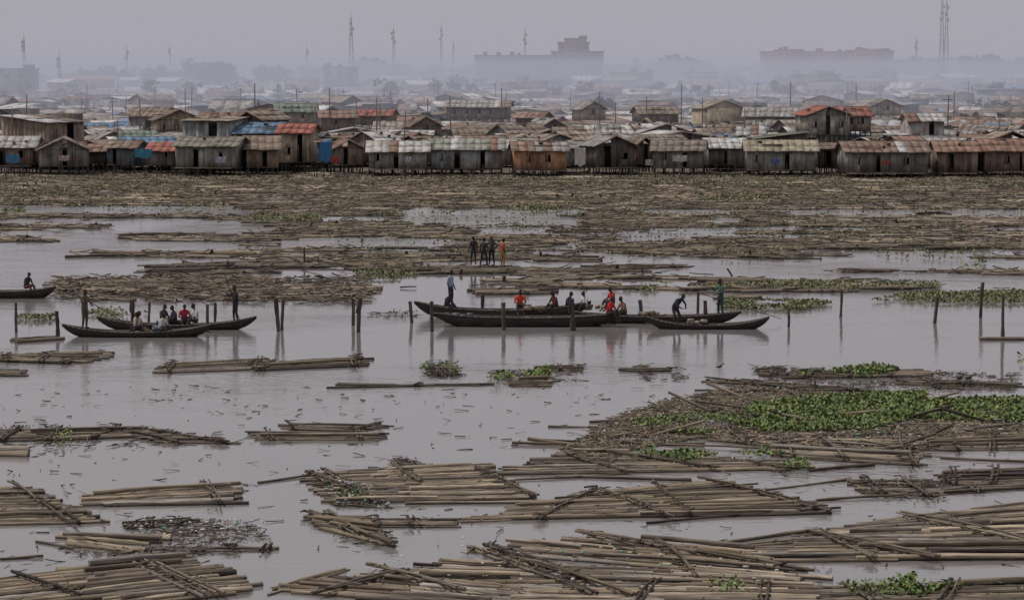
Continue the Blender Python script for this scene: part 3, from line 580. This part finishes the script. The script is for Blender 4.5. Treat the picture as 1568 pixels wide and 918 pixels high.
# ------------------------------------------------------------ stilt houses
def jc(c,a=.15): k=U(1-a,1+a);return np.array(c)*k
RUST=(.23,.145,.11);GREY=(.29,.285,.275);WHT=(.48,.48,.48);BRN=(.20,.155,.12);BLU=(.12,.20,.31);REDR=(.30,.11,.085);GRN=(.16,.20,.165)
def shack(mb,x0,x1,Y,dep,zf,ze,zr,kind,wc,rc,rc2=None,op=(),boards=True,stilts=True,ov=.45,bw=.28,th=.04):
    xm=(x0+x1)/2;w=x1-x0
    faces=[((x0,Y),(x1,Y)),((x1,Y),(x1,Y+dep)),((x0,Y+dep),(x0,Y))]
    if boards:
        for fi,((ax,ay),(bx,by)) in enumerate(faces):
            L=math.hypot(bx-ax,by-ay);n=max(3,int(L/bw));dx,dy=(bx-ax)/L,(by-ay)/L
            for i in range(n):
                t=(i+.5)*L/n
                if fi==0 and any(a*w<t<b*w and kk=='d' for a,b,kk in op): continue
                top=ze
                if kind=='gable' and fi==0: top=ze+(zr-ze)*(1-abs(t-L/2)/(L/2))-.02
                if kind=='side' and fi!=0: top=ze+(zr-ze)*(1-abs(t-L/2)/(L/2))-.02
                if kind=='shed' and fi!=0: top=lerp(ze,zr,(t/L if fi==1 else 1-t/L))
                b0=zf-U(0,.12);o=U(0,.03)
                segs=[(b0,top)]
                if fi==0:
                    for a,b,kk in op:
                        if kk=='w' and a*w<t<b*w: segs=[(b0,zf+.9),(zf+1.65,top)]
                c=jc(wc,.2)*(.75 if random.random()<.08 else 1)
                for s0,s1 in segs:
                    if s1-s0<.05: continue
                    cx,cy=ax+dx*t,ay+dy*t
                    if fi==0: mb.box(cx,cy-o,(s0+s1)/2,L/n*.985,.04,s1-s0,c)
                    else: mb.box(cx+(o if fi==1 else -o),cy,(s0+s1)/2,.04,L/n*.985,s1-s0,c)
        mb.box(xm,Y+dep/2+.3,(zf+ze)/2,w*.93,dep*.9,ze-zf-.05,(.012,.011,.01))  # near-black core paints the interior shade seen through the openings
        for z in (zf-.03,ze-.05): mb.box(xm,Y-.05,z,w+.1,.05,.09,jc(BRN,.2)*.7)
        for a,b,kk in op:
            cx=x0+w*(a+b)/2;ww=w*(b-a)
            if kk=='d':
                mb.box(cx-ww/2,Y-.06,zf+1.,.07,.05,2.,jc(BRN));mb.box(cx+ww/2,Y-.06,zf+1.,.07,.05,2.,jc(BRN))
                if random.random()<.5: mb.box(cx+ww*.8,Y-.1,zf+.95,ww*.8,.03,1.85,jc(wc,.3)*1.2)
            else:
                mb.box(cx,Y-.06,zf+.87,ww+.15,.05,.06,jc(BRN)*1.3);mb.box(cx,Y-.06,zf+1.68,ww+.15,.05,.06,jc(BRN)*1.3);mb.box(cx-ww*.25,Y-.08,zf+1.28,ww*.5,.03,.75,jc(wc,.3)*.8)
    else:
        z0=zf-.5
        mb.hexa([(x0,Y,z0),(x1,Y,z0),(x1,Y+dep,z0),(x0,Y+dep,z0),(x0,Y,ze),(x1,Y,ze),(x1,Y+dep,ze),(x0,Y+dep,ze)],jc(wc))
        if kind=='side': mb.add([(x0,Y,ze),(x0,Y+dep,ze),(x0,Y+dep/2,zr-.03),(x1,Y,ze),(x1,Y+dep,ze),(x1,Y+dep/2,zr-.03)],None,[(0,1,2),(3,4,5)],jc(wc))
        if kind=='gable': mb.add([(x0,Y,ze),(x1,Y,ze),(xm,Y,zr-.03)],None,[(0,1,2)],jc(wc))
    def sheet(a,b,c,d,col):
        a,b,c,d=[np.array(p,float) for p in(a,b,c,d)];t=np.array([0,0,th]);mb.hexa([a,b,c,d,a+t,b+t,c+t,d+t],col)
    bsc=jc(rc,.12)
    def run(p0,p1,q0,q1,colw):
        L=math.dist(p0,p1);n=max(2,int(L/(.85 if boards else 2.2)));p0,p1,q0,q1=[np.array(p,float) for p in(p0,p1,q0,q1)]
        cur=bsc
        for i in range(n):
            a,b=i/n,(i+1)/n+.01;zo=np.array([0,0,U(0,.03)+(i%2)*.012])
            if random.random()<.13: cur=jc(rc if (rc2 is None or random.random()<.6) else rc2,.15)
            c=jc(cur,.06)
            if random.random()<.05: c=jc(RUST,.2)
            if random.random()<.02: c=jc(WHT,.2)
            e=(q0-p0)*U(-.015,.04)
            A,B_,C_,D_=lerp(p0,p1,a)-e,lerp(p0,p1,b)-e,lerp(q0,q1,b),lerp(q0,q1,a)
            if boards:
                m1=lerp(A,D_,.52);m2=lerp(B_,C_,.52);sheet(A+zo,B_+zo,m2+zo,m1+zo,c);zo=zo+np.array([0,0,.03]);sheet(lerp(A,D_,.47)+zo,lerp(B_,C_,.47)+zo,C_+zo,D_+zo,jc(c,.08))
            else: sheet(A+zo,B_+zo,C_+zo,D_+zo,c)
        if boards and random.random()<.6: # stones and planks holding the sheets down
            for _ in range(random.randint(1,4)):
                p=lerp(lerp(p0,p1,U(.1,.9)),lerp(q0,q1,U(.1,.9)),U(.2,.9));
                if random.random()<.5: mb.box(p[0],p[1],p[2]+.25,U(.2,.4),U(.2,.4),.22,(.1,.09,.08),U(0,3))
                else: mb.box(p[0],p[1],p[2]+.22,U(1.,2.4),.12,.1,(.14,.11,.085),U(-.2,.2))
    s=(zr-ze)/(dep/2) if kind=='side' else 0
    if kind=='side':
        dz=s*ov;run((x0-ov,Y-ov,ze-dz),(x1+ov,Y-ov,ze-dz),(x0-ov,Y+dep/2,zr),(x1+ov,Y+dep/2,zr),1);run((x0-ov,Y+dep+ov,ze-dz),(x1+ov,Y+dep+ov,ze-dz),(x0-ov,Y+dep/2,zr),(x1+ov,Y+dep/2,zr),1)
        mb.beam((x0-ov,Y+dep/2,zr+.07),(x1+ov,Y+dep/2,zr+.07),.25,jc(rc)*.8,.05)
    elif kind=='gable':
        s=(zr-ze)/(w/2);dz=s*ov
        run((x0-ov,Y-ov,ze-dz),(x0-ov,Y+dep+ov,ze-dz),(xm,Y-ov,zr),(xm,Y+dep+ov,zr),1);run((x1+ov,Y-ov,ze-dz),(x1+ov,Y+dep+ov,ze-dz),(xm,Y-ov,zr),(xm,Y+dep+ov,zr),1)
        if boards:
            mb.beam((x0-ov,Y-ov-.03,ze-dz),(xm,Y-ov-.03,zr),.04,jc(BRN)*1.4,.14);mb.beam((x1+ov,Y-ov-.03,ze-dz),(xm,Y-ov-.03,zr),.04,jc(BRN)*1.4,.14)
    else:
        s=(zr-ze)/dep;dz=s*ov;run((x0-ov,Y-ov,ze-dz),(x1+ov,Y-ov,ze-dz),(x0-ov,Y+dep+ov,zr+dz),(x1+ov,Y+dep+ov,zr+dz),1)
    if stilts:
        n=max(3,int(w/1.1))
        for i in range(n+1):
            for k in range(3):
                x=x0+w*i/n+U(-.1,.1);y=Y+k*dep*.35;logs(mb,(x+U(-.1,.1),y,-.8),(x,y,zf),U(.05,.09),(.035,.03,.026),ns=6,nr=3)
        for i in range(n-1): 
            if random.random()<.3: mb.beam((x0+w*i/n,Y-.02,.1),(x0+w*(i+1)/n,Y-.02,zf-.1),.06,(.04,.035,.03))
        mb.box(xm,Y+dep/2,zf-.1,w,dep,.08,(.05,.04,.035))
def house(u0,u1,vb,ve,vr,Y,dep,kind,wc,rc,rc2=None,op=(),rot=0.,deck=False,name='stilt_house',bw=.28):
    mb=MB();x0,x1=xat(u0,Y),xat(u1,Y);zf,ze,zr=zat(vb,Y),zat(ve,Y),zat(vr,Y+(dep/2 if kind=='side' else(dep if kind=='shed' else 0)))
    shack(mb,x0,x1,Y,dep,zf,ze,zr,kind,wc,rc,rc2,op,bw=bw)
    if deck:
        n=int((x1-x0)/.3)
        for i in range(n): mb.box(x0+.15+i*.3,Y-.75,zf-.08,.27,U(1.2,1.5),.05,jc(BRN,.3))
        for i in range(int((x1-x0)/1.4)+1): x=x0+i*1.4;logs(mb,(x,Y-1.35,-.8),(x,Y-1.35,U(zf+.0,zf+.9)),.055,(.05,.04,.035),ns=6,nr=3)
    if rot: mb.rotate((x0+x1)/2,Y+dep/2,rot)
    return mb.build(name,M_shack)
WG=(.21,.20,.19);WB=(.25,.19,.15);WO=(.42,.25,.15);WL=(.32,.325,.32);WGN=(.27,.27,.24);WD=(.12,.105,.095);BEI=(.43,.36,.27)
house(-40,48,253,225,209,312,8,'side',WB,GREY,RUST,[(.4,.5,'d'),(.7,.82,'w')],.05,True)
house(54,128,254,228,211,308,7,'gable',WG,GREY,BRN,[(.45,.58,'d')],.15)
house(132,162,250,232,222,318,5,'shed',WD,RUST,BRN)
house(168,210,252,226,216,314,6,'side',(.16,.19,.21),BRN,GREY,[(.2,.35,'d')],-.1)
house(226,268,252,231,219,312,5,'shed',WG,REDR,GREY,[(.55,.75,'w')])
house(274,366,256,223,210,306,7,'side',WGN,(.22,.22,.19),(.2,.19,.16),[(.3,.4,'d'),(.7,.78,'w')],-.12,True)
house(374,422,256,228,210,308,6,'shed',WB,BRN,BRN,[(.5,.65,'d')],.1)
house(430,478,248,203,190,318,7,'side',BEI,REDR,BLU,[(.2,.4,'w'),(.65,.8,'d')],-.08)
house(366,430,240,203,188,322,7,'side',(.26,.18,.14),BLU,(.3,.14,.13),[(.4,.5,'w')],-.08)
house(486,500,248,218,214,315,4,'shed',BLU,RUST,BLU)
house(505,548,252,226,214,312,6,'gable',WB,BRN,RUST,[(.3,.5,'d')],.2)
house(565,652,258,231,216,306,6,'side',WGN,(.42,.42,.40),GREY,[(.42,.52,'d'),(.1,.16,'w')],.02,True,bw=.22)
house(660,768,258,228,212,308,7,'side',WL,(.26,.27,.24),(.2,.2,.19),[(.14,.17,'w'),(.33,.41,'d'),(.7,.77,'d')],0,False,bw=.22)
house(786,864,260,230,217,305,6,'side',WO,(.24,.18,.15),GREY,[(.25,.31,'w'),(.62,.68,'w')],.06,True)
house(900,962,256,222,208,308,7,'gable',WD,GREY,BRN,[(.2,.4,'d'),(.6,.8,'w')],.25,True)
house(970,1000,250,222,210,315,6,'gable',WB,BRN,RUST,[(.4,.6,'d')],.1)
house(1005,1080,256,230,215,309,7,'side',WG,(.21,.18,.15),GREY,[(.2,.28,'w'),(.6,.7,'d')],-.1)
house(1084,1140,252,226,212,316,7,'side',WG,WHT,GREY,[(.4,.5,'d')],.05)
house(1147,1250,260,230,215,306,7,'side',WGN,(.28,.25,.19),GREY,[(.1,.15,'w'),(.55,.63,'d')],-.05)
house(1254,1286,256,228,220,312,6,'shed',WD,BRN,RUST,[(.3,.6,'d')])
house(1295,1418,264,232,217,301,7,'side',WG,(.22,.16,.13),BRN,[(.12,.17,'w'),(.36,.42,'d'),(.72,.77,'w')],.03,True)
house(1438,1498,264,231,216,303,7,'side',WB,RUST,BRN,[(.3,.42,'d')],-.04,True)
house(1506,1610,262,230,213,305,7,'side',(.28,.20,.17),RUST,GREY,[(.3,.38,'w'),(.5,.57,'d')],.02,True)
SEC=[(230,303,212,183,168,345,8,'gable',BEI,BRN,RUST,[(.1,.2,'w'),(.4,.5,'w'),(.7,.8,'w')],.2),
(307,380,212,186,173,350,8,'side',(.26,.18,.14),RUST,GREY,[(.2,.3,'w'),(.6,.7,'w')],-.1),
(70,118,214,200,192,350,7,'side',(.07,.18,.34),BLU,GREY,[(.15,.3,'w'),(.65,.8,'w')],.05),
(420,480,190,171,159,400,8,'side',BEI,GRN,GREY,[(.2,.3,'w'),(.6,.7,'w')],.1),
(1232,1296,206,175,163,345,8,'gable',(.34,.32,.28),REDR,RUST,[(.1,.2,'w'),(.42,.55,'d'),(.75,.85,'w')],.1),
(1280,1328,200,177,164,352,8,'side',(.3,.25,.2),REDR,BRN,[(.2,.4,'w'),(.6,.8,'w')],.1),
(686,780,182,164,154,430,10,'side',(.34,.31,.3),GREY,BRN,[(.1,.15,'w'),(.3,.35,'w'),(.5,.55,'w'),(.7,.75,'w')],-.05),
(885,920,184,166,155,430,8,'gable',BEI,GREY,BRN,[(.3,.5,'w')],.2),
(976,1034,186,174,163,420,9,'side',WB,BRN,RUST,[(.3,.4,'w'),(.6,.7,'w')],.1),
(622,668,210,192,178,365,7,'gable',WB,BRN,GREY,[(.4,.6,'w')],.2),
(812,860,208,196,182,370,7,'gable',WG,GREY,RUST,[(.4,.6,'w')],.3),
(1325,1372,176,162,152,460,9,'gable',BEI,BRN,GREY,[(.4,.6,'w')],.2),
(488,540,200,180,170,385,8,'side',WB,RUST,BRN,[(.3,.5,'w')],.1),
(548,600,190,177,168,400,8,'side',WB,REDR,BRN,[(.3,.5,'w')],-.1)]
for s in SEC: house(*s)
SB=[(xat(s[0],s[5])-3,xat(s[1],s[5])+3,s[5]-9,s[5]+s[6]+2) for s in SEC]
WALLS=[WG,WB,WL,WD,BEI,(.28,.22,.17),(.17,.14,.12),(.34,.32,.3)]
ROOFS=[RUST,BRN,BRN,GREY,GREY,(.33,.32,.31),(.25,.22,.19),WHT,(.27,.18,.15),(.38,.38,.39),(.23,.19,.16),(.30,.25,.20),(.19,.16,.14),(.35,.31,.27),(.5,.49,.47)]
RARE=[BLU,REDR,(.2,.26,.35),(.35,.2,.16),GRN,(.55,.55,.57)]
def pr(): return random.choice(RARE) if random.random()<.13 else random.choice(ROOFS)
mb=MB();cnt=0
Y=325.
while Y<900:
    st=U(5.2,7.)*(1+(Y-324)/900);hw=Y*(W/2+140)/FP;x=-hw+U(0,6)
    while x<hw:
        w=U(2.8,8)*(1+(Y-324)/1500);yy=Y+U(-4,4);dep=U(4,7.5);two=random.random()<.06
        if yy<323: yy=323+U(0,2)
        h=U(1.5,2.9)+(2.5 if two else 0);kind=random.choice(['side','side','gable','shed']);ri=U(.4,1.3) if kind!='shed' else U(.3,.8)
        if any(a<x+w and x<b and c<yy+dep and yy<d for a,b,c,d in SB) and random.random()<.9: x+=w*.5;continue
        zf=.5+(U(0,.7) if Y<450 else 0)
        m1=MB();near=Y<400
        op=[(.15,.28,'w'),(.55,.7,'d')] if near and w>3 else ()
        shack(m1,x,x+w,yy,dep,zf,zf+h,zf+h+ri,kind,random.choice(WALLS),pr(),random.choice(ROOFS),op,boards=near,stilts=Y<332,ov=U(.2,.6),bw=.6)
        if not near and Y<700:
            for k in range(int(w/2.5)): m1.box(x+1.2+k*2.5,yy-.02,zf+h*.55,.8,.08,.9,(.03,.03,.03))
        m1.rotate(x+w/2,yy+dep/2,random.gauss(0,.5))
        mb.merge(m1)
        x+=w+U(-.3,2.8);cnt+=1
    Y+=st
mb.build('shanty_houses',M_shack)
mb=MB();Y=905.;FR=[(.24,.18,.15),(.22,.18,.15),(.28,.27,.27),(.42,.42,.45),(.26,.22,.19),(.15,.2,.3),(.3,.17,.14),(.5,.46,.42),(.28,.28,.3),(.6,.6,.62)]
while Y<3200:
    hw=Y*(W/2+140)/FP;x=-hw
    while x<hw:
        w=U(6,20)*(1+(Y-900)/3000);dep=U(8,14);yy=Y+U(-10,10);h=U(2.6,4.4) if random.random()<.84 else U(5.,8.5);wc=random.choice([BEI,(.3,.27,.25),(.22,.2,.18),(.4,.38,.38),(.3,.2,.15)])
        m1=MB();kind=random.choice(['side','side','gable','shed'])
        shack(m1,x,x+w,yy,dep,.8,h,h+U(.8,2.),kind,wc,random.choice(FR),None,(),boards=False,stilts=False,ov=.6)
        if h>5:
            for fl in range(int(h/3)):
                for k in range(int(w/3)): m1.box(x+1.5+k*3,yy-.05,1.9+fl*3,1.3,.2,1.3,(.05,.05,.055))
        m1.rotate(x+w/2,yy,random.gauss(0,.3))
        mb.merge(m1)
        x+=w+U(1,14)
    Y+=U(20,30)*(1+(Y-900)/1500)
mb.build('distant_town_houses',M_far)
mb=MB()
for i in range(420):
    Y=U(296,318);x=U(-1,1)*Y*.2;logs(mb,(x,Y,-.6),(x+U(-.15,.15),Y,U(.4,1.8)),U(.03,.07),(.06,.05,.042),ns=6,nr=3)
mb.build('shoreline_stakes',M_wood,True)
mb=MB()
for i in range(130):
    Y=U(322,900);x=U(-1,1)*Y*.21;h=U(5,9.5);mb.beam((x,Y,0),(x+U(-.4,.4),Y,h),.10+Y/10000,(.10,.09,.085))
    if random.random()<.35: mb.beam((x-.7,Y,h-.6),(x+.7,Y,h-.6),.1,(.1,.09,.085))
for u,vt,Y in [(391,128,340),(505,135,380),(577,150,360),(768,135,400),(918,140,380),(1043,130,420),(1210,125,450),(483,165,330),(1075,150,380),(1296,168,340),(215,150,350),(1460,140,420),(20,165,330),(655,150,380),(1140,165,345)]:
    mb.beam((xat(u,Y),Y,0),(xat(u,Y),Y,zat(vt,Y)),.14,(.11,.1,.095))
mb.build('utility_poles',M_steel)
mb=MB()
def cloth(u,v,w,h,Y,c):
    x0=xat(u,Y);z0=zat(v,Y);n=9;V=[]
    for i in range(n):
        for k in range(5): t=i/(n-1);V.append((x0+w*t,Y-.12*math.sin(t*14+k)-.1*k/4*(i%2),z0-h*k/4*(1-.08*math.sin(t*9))))
    mb.add(V,[(i*5+k,i*5+k+1,(i+1)*5+k+1,(i+1)*5+k) for i in range(n-1) for k in range(4)],None,c)
for a in [(490,217,1.4,2.3,310,(.05,.16,.33)),(207,228,2.,1.,309,(.06,.2,.3)),(505,240,1.2,.6,303,(.25,.06,.05)),(880,226,1.2,2.0,302,(.5,.48,.44)),(620,240,.7,.6,303,(.4,.4,.45)),(1030,238,1.6,.7,304,(.45,.42,.4)),(1180,243,1,.6,302,(.1,.12,.3)),(90,238,1.2,.6,304,(.4,.3,.3)),(330,240,1.2,.7,303,(.35,.35,.4)),(988,244,1.2,.7,310,(.5,.48,.45)),(1350,246,.8,.5,299,(.3,.08,.07)),(10,236,1.5,1.,306,(.06,.17,.3))]: cloth(*a)
mb.build('hanging_laundry',M_body)
for ua,ub,v in [(850,905,268),(1085,1150,270),(280,330,268),(1370,1430,272)]: canoe(ua,ub,v,1.1,.4,.3,(.10,.085,.075))
# ------------------------------------------------------------ distant large buildings
def bld(parts,Y,name,wc,bay=3.4,fl=3.3,dep=20):
    mb=MB()
    for (u0,u1,vt,dy) in parts:
        y=Y+dy;x0,x1=xat(u0,y),xat(u1,y);zt=zat(vt,y);mb.box((x0+x1)/2,y+dep/2,zt/2,x1-x0,dep,zt,jc(wc,.08))
        mb.box((x0+x1)/2,y+dep/2,zt+.25,x1-x0+1.2,dep+1.2,.5,jc(wc,.1)*.8)
        for f in range(int((zt-1)/fl)):
            z=zt-2.2-f*fl
            if z<2: break
            mb.box((x0+x1)/2,y-.25,z-1.3,x1-x0,.5,.35,np.array(wc)*1.25)
            n=int((x1-x0)/bay)
            for k in range(n):
                xx=x0+(k+.5)*(x1-x0)/max(n,1);mb.box(xx,y-.05,z,bay*.6,.3,1.7,(.035,.035,.04))
        for k in range(int((x1-x0)/12)+1): # roof tanks and stair heads
            mb.box(U(x0+1,x1-1),y+U(2,dep-3),zt+1.1,U(1.5,4),3,U(1.,2.4),jc(wc,.2))
    return mb.build(name,M_far)
bld([(727,850,86,0),(845,924,80,-6),(855,902,66,6),(866,898,60,10)],1350,'hospital_block',(.12,.08,.08))
bld([(1168,1368,80,0),(1190,1230,77,-3),(1300,1366,78,-2)],1500,'long_barracks_building',(.22,.09,.075))
bld([(535,590,94,0),(552,575,92,-3)],1600,'concrete_block',(.3,.28,.27))
bld([(0,44,107,0)],900,'concrete_block',(.16,.14,.13));bld([(495,545,104,0)],1100,'concrete_block',(.25,.22,.2));bld([(1010,1062,90,0),(1022,1040,86,-2)],1700,'concrete_block',(.22,.2,.2))
bld([(1515,1568,139,0)],700,'concrete_block',(.22,.24,.3));bld([(1220,1285,116,0)],1000,'concrete_block',(.2,.17,.16));bld([(1395,1440,91,0)],1800,'concrete_block',(.2,.18,.18));bld([(935,1000,112,0)],1150,'concrete_block',(.25,.2,.18));bld([(800,840,126,0)],950,'concrete_block',(.2,.14,.12));bld([(1050,1100,112,0)],1250,'concrete_block',(.28,.26,.25))
def mast(u,vt,Y,w=3.,name='radio_mast',col=(.16,.13,.14)):
    mb=MB();X=xat(u,Y);zt=zat(vt,Y);n=max(6,int(zt/3.4));m=max(.22,Y*.00016)
    def c(i,s):
        t=i/n;r=w/2*(1-.82*t);return np.array([X+s[0]*r,Y+s[1]*r,zt*t])
    S=[(-1,-1),(1,-1),(1,1),(-1,1)]
    for i in range(n):
        for k in range(4):
            mb.beam(c(i,S[k]),c(i+1,S[k]),m,col)
            if k in(0,2): mb.beam(c(i,S[k]),c(i+1,S[(k+1)%4]),m*.55,col)
            mb.beam(c(i+1,S[k]),c(i+1,S[(k+1)%4]),m*.6,col)
    mb.beam((X,Y,zt),(X,Y,zt+2.5),m*.6,col)
    for z in (.93,.86,.8): mb.box(X+U(-.8,.8),Y-.5,zt*z,1.1,.6,1.5,np.array(col)*1.6)
    mb.build(name,M_steel)
for u,vt,Y,w in [(538,27,1150,2.8),(603,44,1300,2.2),(676,40,1500,1.8),(694,66,1700,1.8),(804,47,1345,2.),(38,58,1200,1.8),(92,86,1000,1.3),(195,76,1250,1.2),(261,72,1600,1.2),(1441,0,1300,2.8),(1448,2,1330,2.8),(1402,60,1600,2.2),(470,73,1500,1.2)]: mast(u,vt,Y,w)
# ------------------------------------------------------------ trees
def tree(mb,x,y,h,r,n=240):
    for k in range(3):
        a=U(0,6.3);mb.beam((x,y,0),(x+math.cos(a)*r*.3,y+math.sin(a)*r*.3,h*.65),.35,(.06,.05,.04))
    cl=[(x+U(-.75,.75)*r,y+U(-.75,.75)*r,h*U(.55,.9),r*U(.3,.55)) for _ in range(7)]
    ci=rng.integers(0,7,n);cl=np.array(cl)[ci];d=rng.normal(0,1,(n,3));d/=np.linalg.norm(d,axis=1)[:,None];d*=rng.uniform(.4,1.05,(n,1))*cl[:,3:4]*np.array([[1,1,.75]])
    c=cl[:,:3]+d;s=r*.13*rng.uniform(.6,1.4,(n,1));a=rng.normal(0,1,(n,3));a/=np.linalg.norm(a,axis=1)[:,None];b=np.cross(a,rng.normal(0,1,(n,3)));b/=np.linalg.norm(b,axis=1)[:,None]
    V=np.stack([c-a*s-b*s*.6,c+a*s-b*s*.4,c+a*s*.8+b*s,c-a*s*.7+b*s*.7],1);Q=np.arange(n*4).reshape(-1,4)
    col=np.array([.045,.06,.03])[None]*rng.uniform(.5,1.5,(n,1));mb.add(V.reshape(-1,3),Q,None,np.repeat(col,4,0))
mb=MB()
for (u0,u1,vt,Y,n) in [(100,430,101,1300,34),(285,355,96,1200,14),(0,110,108,1500,8),(430,540,104,1500,10),(590,730,98,1600,18),(925,1170,96,1700,34),(1000,1100,93,1800,10),(1365,1600,88,1700,34),(1480,1600,82,1900,12),(1165,1370,110,1250,14),(540,940,118,1150,20),(0,1568,112,1900,70),(0,1568,124,900,34),(0,1568,150,620,18),(0,1568,172,470,9)]:
    for i in range(n):
        y=Y*U(.93,1.07);u=U(u0,u1);h=zat(vt+U(-3,9),y);h=max(5,h);tree(mb,xat(u,y),y,h,U(.3,.5)*min(h,16),170)
mb.build('distant_trees',M_tree)
# ------------------------------------------------------------ haze
def vol(name,col,dens):  # haze veil colour is emitted by the volume, standing in for scattered light
    m=bpy.data.materials.new(name);m.use_nodes=True;nt=m.node_tree;nt.nodes.clear()
    o=N(nt,'ShaderNodeOutputMaterial');a=N(nt,'ShaderNodeVolumeAbsorption');e=N(nt,'ShaderNodeEmission');s=N(nt,'ShaderNodeAddShader')
    a.inputs['Color'].default_value=(0,0,0,1);a.inputs['Density'].default_value=dens;e.inputs[0].default_value=(*col,1);e.inputs[1].default_value=dens
    nt.links.new(a.outputs[0],s.inputs[0]);nt.links.new(e.outputs[0],s.inputs[1]);nt.links.new(s.outputs[0],o.inputs['Volume']);return m
mb=MB();mb.box(0,3140,49,5600,5620,100,(1,1,1));mb.build('haze',vol('emissive_haze',(.385,.372,.425),.0008))
mb=MB();mb.box(0,2270,7.5,5000,3700,17,(1,1,1));mb.build('haze',vol('emissive_smoke_haze',(.335,.35,.44),.0015))
# ------------------------------------------------------------ light, sky, camera
az=math.radians(-70);el=math.radians(60)
S=Vector((math.sin(az)*math.cos(el),math.cos(az)*math.cos(el),math.sin(el)))
sun=bpy.data.lights.new('sun','SUN');sun.energy=2.5;sun.angle=math.radians(7);sun.color=(1,.93,.84)
so=link(bpy.data.objects.new('sun',sun));so.rotation_euler=S.to_track_quat('Z','Y').to_euler()
w=bpy.data.worlds.new('World');scene.world=w;w.use_nodes=True;nt=w.node_tree
bg=nt.nodes['Background'];sk=N(nt,'ShaderNodeTexSky',sky_type='NISHITA');sk.sun_disc=False;sk.sun_elevation=el;sk.sun_rotation=az;sk.dust_density=5;sk.air_density=1.5
mx=N(nt,'ShaderNodeMix',data_type='RGBA');mx.inputs[0].default_value=.87
nt.links.new(sk.outputs[0],mx.inputs[6]);mx.inputs[7].default_value=(3.4,3.3,3.55,1);nt.links.new(mx.outputs[2],bg.inputs[0]);bg.inputs[1].default_value=.13
cam=bpy.data.cameras.new('camera');cam.lens=LENS;cam.sensor_width=36;cam.clip_end=20000;cam.clip_start=.5
co=link(bpy.data.objects.new('camera',cam));co.location=(0,0,CAMH);co.rotation_euler=(math.pi/2-PIT,0,0);scene.camera=co
scene.view_settings.view_transform='Standard';scene.view_settings.look='None';scene.view_settings.exposure=0
